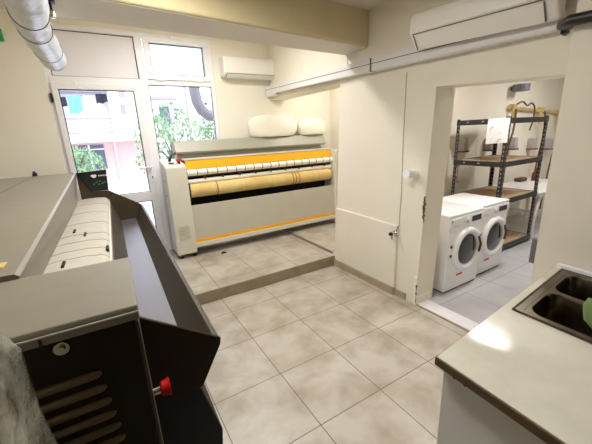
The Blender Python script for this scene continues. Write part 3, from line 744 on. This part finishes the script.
sh = thing('shelving_rack', 'black slotted steel shelving rack with chipboard shelves beyond the doorway', 'shelving', (4.78, 2.44, 0))
SX0, SX1, SY0, SY1 = 4.28, 5.29, 2.10, 2.77
for (x, y, sx, sy) in ((SX0, SY0, 1, 1), (SX1, SY0, -1, 1), (SX0, SY1, 1, -1), (SX1, SY1, -1, -1)):
    m = MB().box(min(x, x+sx*.045), max(x, x+sx*.045), min(y, y+sy*.003), max(y, y+sy*.003), 0, 1.79)
    m.box(min(x, x+sx*.003), max(x, x+sx*.003), min(y, y+sy*.045), max(y, y+sy*.045), 0, 1.79)
    hm = MB(); z = .1
    while z < 1.75:
        hm.box(x+sx*.016, x+sx*.030, y-.0015*sy, y+.004*sy, z, z+.02) if sx > 0 else hm.box(x-.030, x-.016, y-.0015*sy, y+.004*sy, z, z+.02)
        hm.box(min(x-.0015*sx, x+.004*sx), max(x-.0015*sx, x+.004*sx), min(y+sy*.016, y+sy*.03), max(y+sy*.016, y+sy*.03), z, z+.02); z += .055
    m.build('post', 'iron', sh, world=True, extra=(hm, 'hole'))
for z in (.03, .69, 1.18, 1.71):
    b = MB().box(SX0-.002, SX1+.002, SY0-.004, SY0+.02, z, z+.065).box(SX0-.002, SX1+.002, SY1-.02, SY1+.004, z, z+.065)
    b.box(SX0-.004, SX0+.02, SY0, SY1, z, z+.065).box(SX1-.02, SX1+.004, SY0, SY1, z, z+.065)
    sf = b.build('shelf_beam', 'iron', sh, world=True)
    MB().box(SX0+.01, SX1-.01, SY0+.01, SY1-.01, z+.045, z+.062).build('shelf_board', 'chip', sh, world=True)
    rv = MB()
    for x in (SX0+.06, SX1-.06): rv.box(x, x+.012, SY0-.006, SY0, z+.03, z+.042)
    rv.box(SX0-.006, SX0, SY0+.3, SY0+.33, z+.03, z+.045).box(SX0-.006, SX0, SY0+.5, SY0+.53, z+.03, z+.045)
    rv.build('beam_rivet', 'hole', sf, world=True, split=True)
# sheet of paper taped on the top beam
def pf_(u, v): return (SX0-.008-.006*sin(v*3)-.004*sin(u*5), SY0-.01+.26*u, 1.775-.29*v-.02*u*v)
pp = thing('paper_sheet', 'white sheet of paper taped to the top beam of the black shelving', 'paper', (SX0-.01, 2.2, 1.5))
o = MB().grid(pf_, 10, 12).build('sheet', 'paper', pp, world=True); md = o.modifiers.new('t', 'SOLIDIFY'); md.thickness = .002
sk = MB(); rr = random.Random(4)
for k in range(7):
    y = SY0+.03+rr.random()*.14; z = 1.5+rr.random()*.2
    sk.tube([(SX0-.019, y, z), (SX0-.020, y+.03, z+.03*rr.random()), (SX0-.019, y+.05, z-.04)], .0015, 4)
sk.build('pencil_mark', 'sock', pp, world=True, split=True)
MB().box(SX0-.014, SX0-.006, SY0-.012, SY0+.03, 1.70, 1.75).build('tape', 'whitep', pp, world=True)
cd = MB().tube([(SX0-.012, 2.69, 1.20), (SX0-.014, 2.695, 1.0), (SX0-.013, 2.68, .93), (SX0-.012, 2.72, .95), (SX0-.013, 2.71, 1.02)], .007, 8).build('hanging_cord', 'hose', None, True)
tag(cd, 'short brown cord hanging from the left post of the black shelving', 'cord')
br = MB().tube([(4.42, 2.2, 1.15), (4.36, 2.13, 1.02), (4.32, 2.11, .9)], .008, 8).build('yellow_strap', 'gas', None, True)
tag(br, 'short yellow strap hanging under the middle shelf of the black shelving', 'strap')
# grey wall socket covers with red-brown rims
def socketw():
    l = thing('wall_socket', 'x', 'wall socket', (0, 0, 0), 0, 'grey wall sockets')
    MB().prism([(-.055, .0), (.065, .0), (.04, .19), (-.05, .18)], 'y', -.13, 0, .012).build('socket_body', 'sock', l, True)
    MB().prism([(-.06, -.02), (.075, -.02), (.07, .004), (-.058, .004)], 'y', -.145, 0, .006).build('lower_rim', 'rust', l)
    return l
l0 = socketw(); bpy.context.view_layer.update()
LB = ['grey wall socket seen through the shelving by its left post', 'grey wall socket partly behind the white paper sheet', 'grey wall socket just right of the white paper sheet', 'grey wall socket seen through the shelving left of its right post', 'grey wall socket seen just right of the right shelving post']
for i, (x, z) in enumerate(((4.66, 1.345), (5.40, 1.315), (6.12, 1.29), (6.82, 1.25), (7.46, 1.21))):
    l = l0 if i == 0 else copy_tree(l0)
    l.location = (x, 2.97, z); l['label'] = LB[i]
# gas pipe and hoses
gp = thing('gas_pipe', 'yellow gas pipe fixed along the wall above the black shelving', 'pipe', (6.8, 2.93, 1.9))
MB().tube([(5.90, 2.93, 1.96), (6.4, 2.93, 1.935), (8.4, 2.93, 1.84)], .028, 12).build('pipe_run', 'gas', gp, True, True)
for x, z in ((5.98, 1.96), (6.95, 1.91), (7.72, 1.87)):
    MB().tube([(x, 2.93, z), (x, 2.90, z-.02), (x, 2.89, z-.25)], .026, 10).box(x-.05, x+.07, 2.87, 2.95, z-.015, z+.055, .01).build('branch_valve', 'gas', gp, True, True)
def hose(label, pts, r=.016):
    o = MB().tube(cat(pts, 6), r, 8).build('gas_hose', 'hose', None, True, angle=60)
    return tag(o, label, 'hose', 'brown gas hoses')
hose('brown hose dropping from the left valve of the yellow pipe behind the paper', [(6.0, 2.86, 1.93), (5.95, 2.84, 1.6), (5.86, 2.85, 1.2), (5.9, 2.88, .0)])
hose('brown hose curling over the yellow pipe with a loose end', [(6.02, 2.87, 2.01), (6.16, 2.85, 2.05), (6.30, 2.84, 1.99), (6.44, 2.84, 2.03), (6.56, 2.84, 1.96), (6.58, 2.84, 1.78), (6.52, 2.85, 1.58)], .014)
hose('brown hose dropping from the middle valve of the yellow pipe', [(7.02, 2.86, 1.9), (7.05, 2.84, 1.5), (6.98, 2.85, 1.0), (6.95, 2.88, .0)])
hose('brown hose dropping from the right valve of the yellow pipe', [(7.8, 2.86, 1.86), (7.75, 2.84, 1.5), (7.55, 2.85, 1.0), (7.5, 2.88, .0)])
ws = thing('flue_cap', 'round grey metal cap high on the wall above the yellow gas pipe', 'vent', (6.08, 2.97, 2.27))
MB().cyl((6.02, 2.84, 2.21), (6.02, 2.84, 2.31), .12, n=32).build('cap', 'pipegrey', ws, True, True)
MB().box(5.96, 6.04, 2.84, 2.972, 2.23, 2.28).build('arm', 'midp', ws, world=True)
# white plastic table behind the shelving
tb = thing('plastic_table', 'white plastic garden table with curved legs beside the black shelving', 'table', (6.0, 2.45, 0))
MB().box(5.33, 6.7, 2.06, 2.82, .70, .735, .012, 3).box(5.36, 6.67, 2.09, 2.79, .66, .70).build('tabletop', 'plast', tb, True, True)
for x, y, s in ((5.42, 2.14, 1), (6.6, 2.14, -1), (5.42, 2.74, 1), (6.6, 2.74, -1)):
    MB().tube([(x+s*.16, y, .68), (x+s*.05, y, .60), (x, y, .45), (x-s*.01, y, .2), (x+s*.02, y, 0)], [.03, .034, .032, .028, .026], 10).build('leg', 'plast', tb, True, True)
MB().tube([(5.44, 2.14, .40), (5.44, 2.74, .40)], .02, 8).build('stretcher', 'plast', tb, True, True)
rs_ = MB().tube([(6.40, 2.6, .735), (6.40, 2.6, .75), (6.40, 2.6, .85), (6.40, 2.6, .9), (6.40, 2.6, .95)], [.05, .055, .055, .03, .02], 16).build('red_bottle', 'rust', None, True)
tag(rs_, 'dark red bottle standing on the white plastic table', 'bottle')
rs2 = MB().box(6.05, 6.28, 2.66, 2.78, .735, .80, .02).build('brown_bag', 'hose', None, True)
tag(rs2, 'small brown bag lying on the white plastic table against the wall', 'bag')
ch = thing('plastic_chair', 'white plastic chair standing under the shelving beside the garden table', 'chair', (5.0, 2.65, 0))
MB().box(4.55, 4.98, 2.30, 2.72, .40, .43, .012).build('seat', 'plast', ch, True, True)
for x, y in ((4.6, 2.34), (4.93, 2.34), (4.6, 2.68), (4.93, 2.68)):
    MB().tube([(x, y, .41), (x+(.03 if x > 4.7 else -.03), y, .0977)], [.025, .02], 8).build('leg', 'plast', ch, True, True)

# ------------------------------------------------------------------ counter and sink
CR = radians(5.0)
SHEAR = Matrix(((cos(CR), .05, 0, 0), (sin(CR), 1, 0, 0), (0, 0, 1, 0), (0, 0, 0, 1)))
ct = thing('kitchen_worktop', 'pale marbled laminate worktop with dark wooden edge in front of the doorway wall', 'worktop', (.918, .592, 0), 0)
# local: a along the end edge (towards the wall), b towards the camera (negative y)
LX, LY = 1.222, -1.75
SA0, SA1, SB0, SB1 = .560, 1.185, -.60, -.062      # sink cut-out
tpm = MB()
for q in ((0.0, LX, SB1, 0.0), (0.0, LX, LY, SB0), (0.0, SA0, SB0, SB1), (SA1, LX, SB0, SB1)): tpm.box(q[0], q[1], q[2], q[3], .862, .90)
tpm.build('top', 'top', ct)
MB().box(-.006, .0, LY, .0, .864, .897, .002).box(-.006, LX, .0, .006, .864, .894, .002).build('edge_band', 'edge', ct)
MB().box(1.188, 1.218, LY, -.015, .90, .928, .006).build('splash_strip', 'pvc', ct)
cbn = thing('base_cabinet', 'pale board base cabinet under the marbled worktop', 'cabinet', (.918, .592, 0), 0)
MB().box(.03, LX-.02, -.032, -.014, .0, .86).build('side_panel', 'cab', cbn)
MB().box(.03, .048, LY, -.032, .06, .86).build('front_panel', 'cab', cbn)
MB().box(.06, .08, LY, -.032, 0, .06).build('plinth', 'cab', cbn)
scw = MB()
for b in (-.06, -.10): scw.cyl((.03, b, .84), (.022, b, .84), .006, n=10)
scw.build('screw_cap', 'edge', cbn, True, split=True)
# sink
sk_ = thing('double_sink', 'stainless steel double-bowl sink set into the marbled worktop', 'sink', (.918, .592, .90), 0)
def rrect(a0, a1, b0, b1, r, n=6):
    pts = []
    for cx, cy, s in ((a1-r, b1-r, 0), (a0+r, b1-r, 1), (a0+r, b0+r, 2), (a1-r, b0+r, 3)):
        for k in range(n+1):
            a = s*pi/2+k*pi/2/n; pts.append((cx+r*cos(a), cy+r*sin(a)))
    return pts
bowls = [(.580, .850, -.575, -.088), (.880, 1.150, -.575, -.088)]
rim = MB(); bm = rim.bm
cells = [(.568, .865, -.588, -.074), (.865, 1.162, -.588, -.074)]
for (a0, a1, b0, b1), c_ in zip(bowls, cells):
    inn = rrect(a0, a1, b0, b1, .06); 
    cxm, cym = (c_[0]+c_[1])/2, (c_[2]+c_[3])/2
    out = []
    ia, ib = (a0+a1)/2, (b0+b1)/2
    n = len(inn)
    for k, (px, py) in enumerate(inn):
        s = k//7; kk = k % 7
        cor = [(c_[1], c_[3]), (c_[0], c_[3]), (c_[0], c_[2]), (c_[1], c_[2])][s]
        if kk == 3: out.append(cor)
        elif (kk < 3) == (s % 2 == 0): out.append((cor[0], py if True else cor[1]))
        else: out.append((px, cor[1]))
    I = [bm.verts.new((p[0], p[1], .004)) for p in inn]; O = [bm.verts.new((p[0], p[1], .004)) for p in out]
    for k in range(n):
        j = (k+1) % n; bm.faces.new((I[k], I[j], O[j], O[k]))
# raised outer border
for (x0, x1, y0, y1) in ((.540, .568, -.62, -.042), (1.162, 1.19, -.62, -.042), (.568, 1.162, -.074, -.042), (.568, 1.162, -.62, -.588)):
    rim.box(x0, x1, y0, y1, .0015, .0055)
t = [(.540, -.62), (1.19, -.62), (1.19, -.042), (.540, -.042), (.540, -.62)]
for a, b in zip(t, t[1:]): rim.tube([(a[0], a[1], .004), (b[0], b[1], .004)], .0055, 8)
rim.build('sink_rim', 'sink', sk_, True, angle=40)
for (a0, a1, b0, b1) in bowls:
    m = MB(); bm = m.bm; rings = []
    for off, z, r in ((-.001, .005, .06), (.004, -.004, .06), (.008, -.12, .06), (.014, -.145, .055), (.03, -.158, .045), (.06, -.16, .03)):
        rings.append([bm.verts.new((p[0], p[1], z)) for p in rrect(a0+off, a1-off, b0+off, b1-off, r)])
    for A, B in zip(rings, rings[1:]):
        for k in range(len(A)): bm.faces.new((A[k], B[k], B[(k+1) % len(A)], A[(k+1) % len(A)]))
    bm.faces.new(rings[-1][::-1])
    bo = m.build('bowl', 'sink', sk_, True, angle=70)
    MB().cyl(((a0+a1)/2, (b0+b1)/2, -.1605), ((a0+a1)/2, (b0+b1)/2, -.156), .04, n=24).build('drain', 'chrome', bo, True)
def clf(u, v):
    b = -.225-.2*u
    if v < .3: a, z = .90-.09*(v/.3), .013+.004*sin(u*6)
    else:
        w_ = (v-.3)/.7; a, z = .812-.05*w_*(1-.5*u), .012-.125*w_*(.25+.75*min(1, u*1.6+.1))
    b += (-.03*(v-.3) if v > .3 else 0)*(1-2*u)
    return (a, b, z)
co = MB().grid(clf, 14, 16).build('dish_cloth', 'cloth', None, True, angle=80)
md = co.modifiers.new('t', 'SOLIDIFY'); md.thickness = .004
co.location = (.918, .592, .90); 
tag(co, 'green dish cloth draped over the divider of the steel sink', 'cloth')

SHEAR = None
cg = MB().box(2.152, 2.20, .812, .842, .87, 1.03, .006).build('corner_guard', 'pipegrey')
tag(cg, 'small grey corner guard on the wall end between the sink counter and the doorway', 'guard')
# ------------------------------------------------------------------ lamps
def ceiling_lamp(label, x, y, z, lx, ly, power, col, m):
    t = thing('ceiling_light', label, 'ceiling light', (x, y, z))
    MB().box(-lx/2-.03, lx/2+.03, -ly/2-.03, ly/2+.03, -.05, 0, .008).build('lamp_housing', 'enamelw', t)
    MB().box(-lx/2, lx/2, -ly/2, ly/2, -.062, -.05, .004).build('diffuser', m, t)
    L = bpy.data.lights.new('lamp', 'AREA'); L.shape = 'RECTANGLE'; L.size = lx; L.size_y = ly; L.energy = power; L.color = col
    o = bpy.data.objects.new('lamp', L); COL.objects.link(o); o.parent = t; o.location = (0, 0, -.07)
ceiling_lamp('fluorescent ceiling lamp over the main floor', .5, 1.55, ZC, .25, 1.2, 27, (1.0, .96, .90), 'lamp')
ceiling_lamp('added unseen ceiling lamp in the window bay behind the beam', 1.0, 3.5, 3.13, 1.2, .2, 33, (1.0, .98, .95), 'lamp')  # hidden by the beam, added to lighten the back wall
ceiling_lamp('added unseen ceiling lamp in the alcove above the off-white ironer', 3.1, 3.95, 2.75, .6, .15, 7, (1.0, .98, .95), 'lamp')  # hidden by the lintel, added to lighten the alcove wall
ceiling_lamp('fluorescent ceiling lamp in the utility room', 3.70, 1.74, 2.78, .10, .42, 28, (1.0, .97, .95), 'lamp2')
ceiling_lamp('second fluorescent ceiling lamp in the utility room', 6.2, 1.4, 2.78, .2, 1.2, 24, (1.0, .97, .95), 'lamp2')

W = bpy.data.worlds.new('World'); S.world = W; W.use_nodes = True
nt = W.node_tree; bg = nt.nodes['Background']
bg.inputs['Color'].default_value = (0.86, 0.93, 1.0, 1); bg.inputs['Strength'].default_value = 3.2
sun = bpy.data.lights.new('sun', 'SUN'); sun.energy = 2.0; sun.angle = radians(12); sun.color = (1, .96, .9)
so = bpy.data.objects.new('sun', sun); COL.objects.link(so); so.rotation_euler = (radians(38), 0, radians(25)); so.location = (0, 8, 8)

# ------------------------------------------------------------------ camera
cam = bpy.data.cameras.new('camera'); cam.sensor_width = 36; cam.lens = 318/592*36; cam.clip_start = .02; cam.clip_end = 200
co_ = bpy.data.objects.new('camera', cam); COL.objects.link(co_)
co_.location = (0, 0, 1.70); co_.rotation_euler = (radians(74.5), radians(2.5), radians(-31.2))
S.camera = co_
S.view_settings.view_transform = 'Standard'; S.view_settings.look = 'None'
S.view_settings.exposure = 0.22; S.view_settings.gamma = 1.0; S.view_settings.use_curve_mapping = False
S.cycles.max_bounces = 10; S.cycles.diffuse_bounces = 6; S.cycles.transparent_max_bounces = 12
S.cycles.sample_clamp_indirect = 6.0
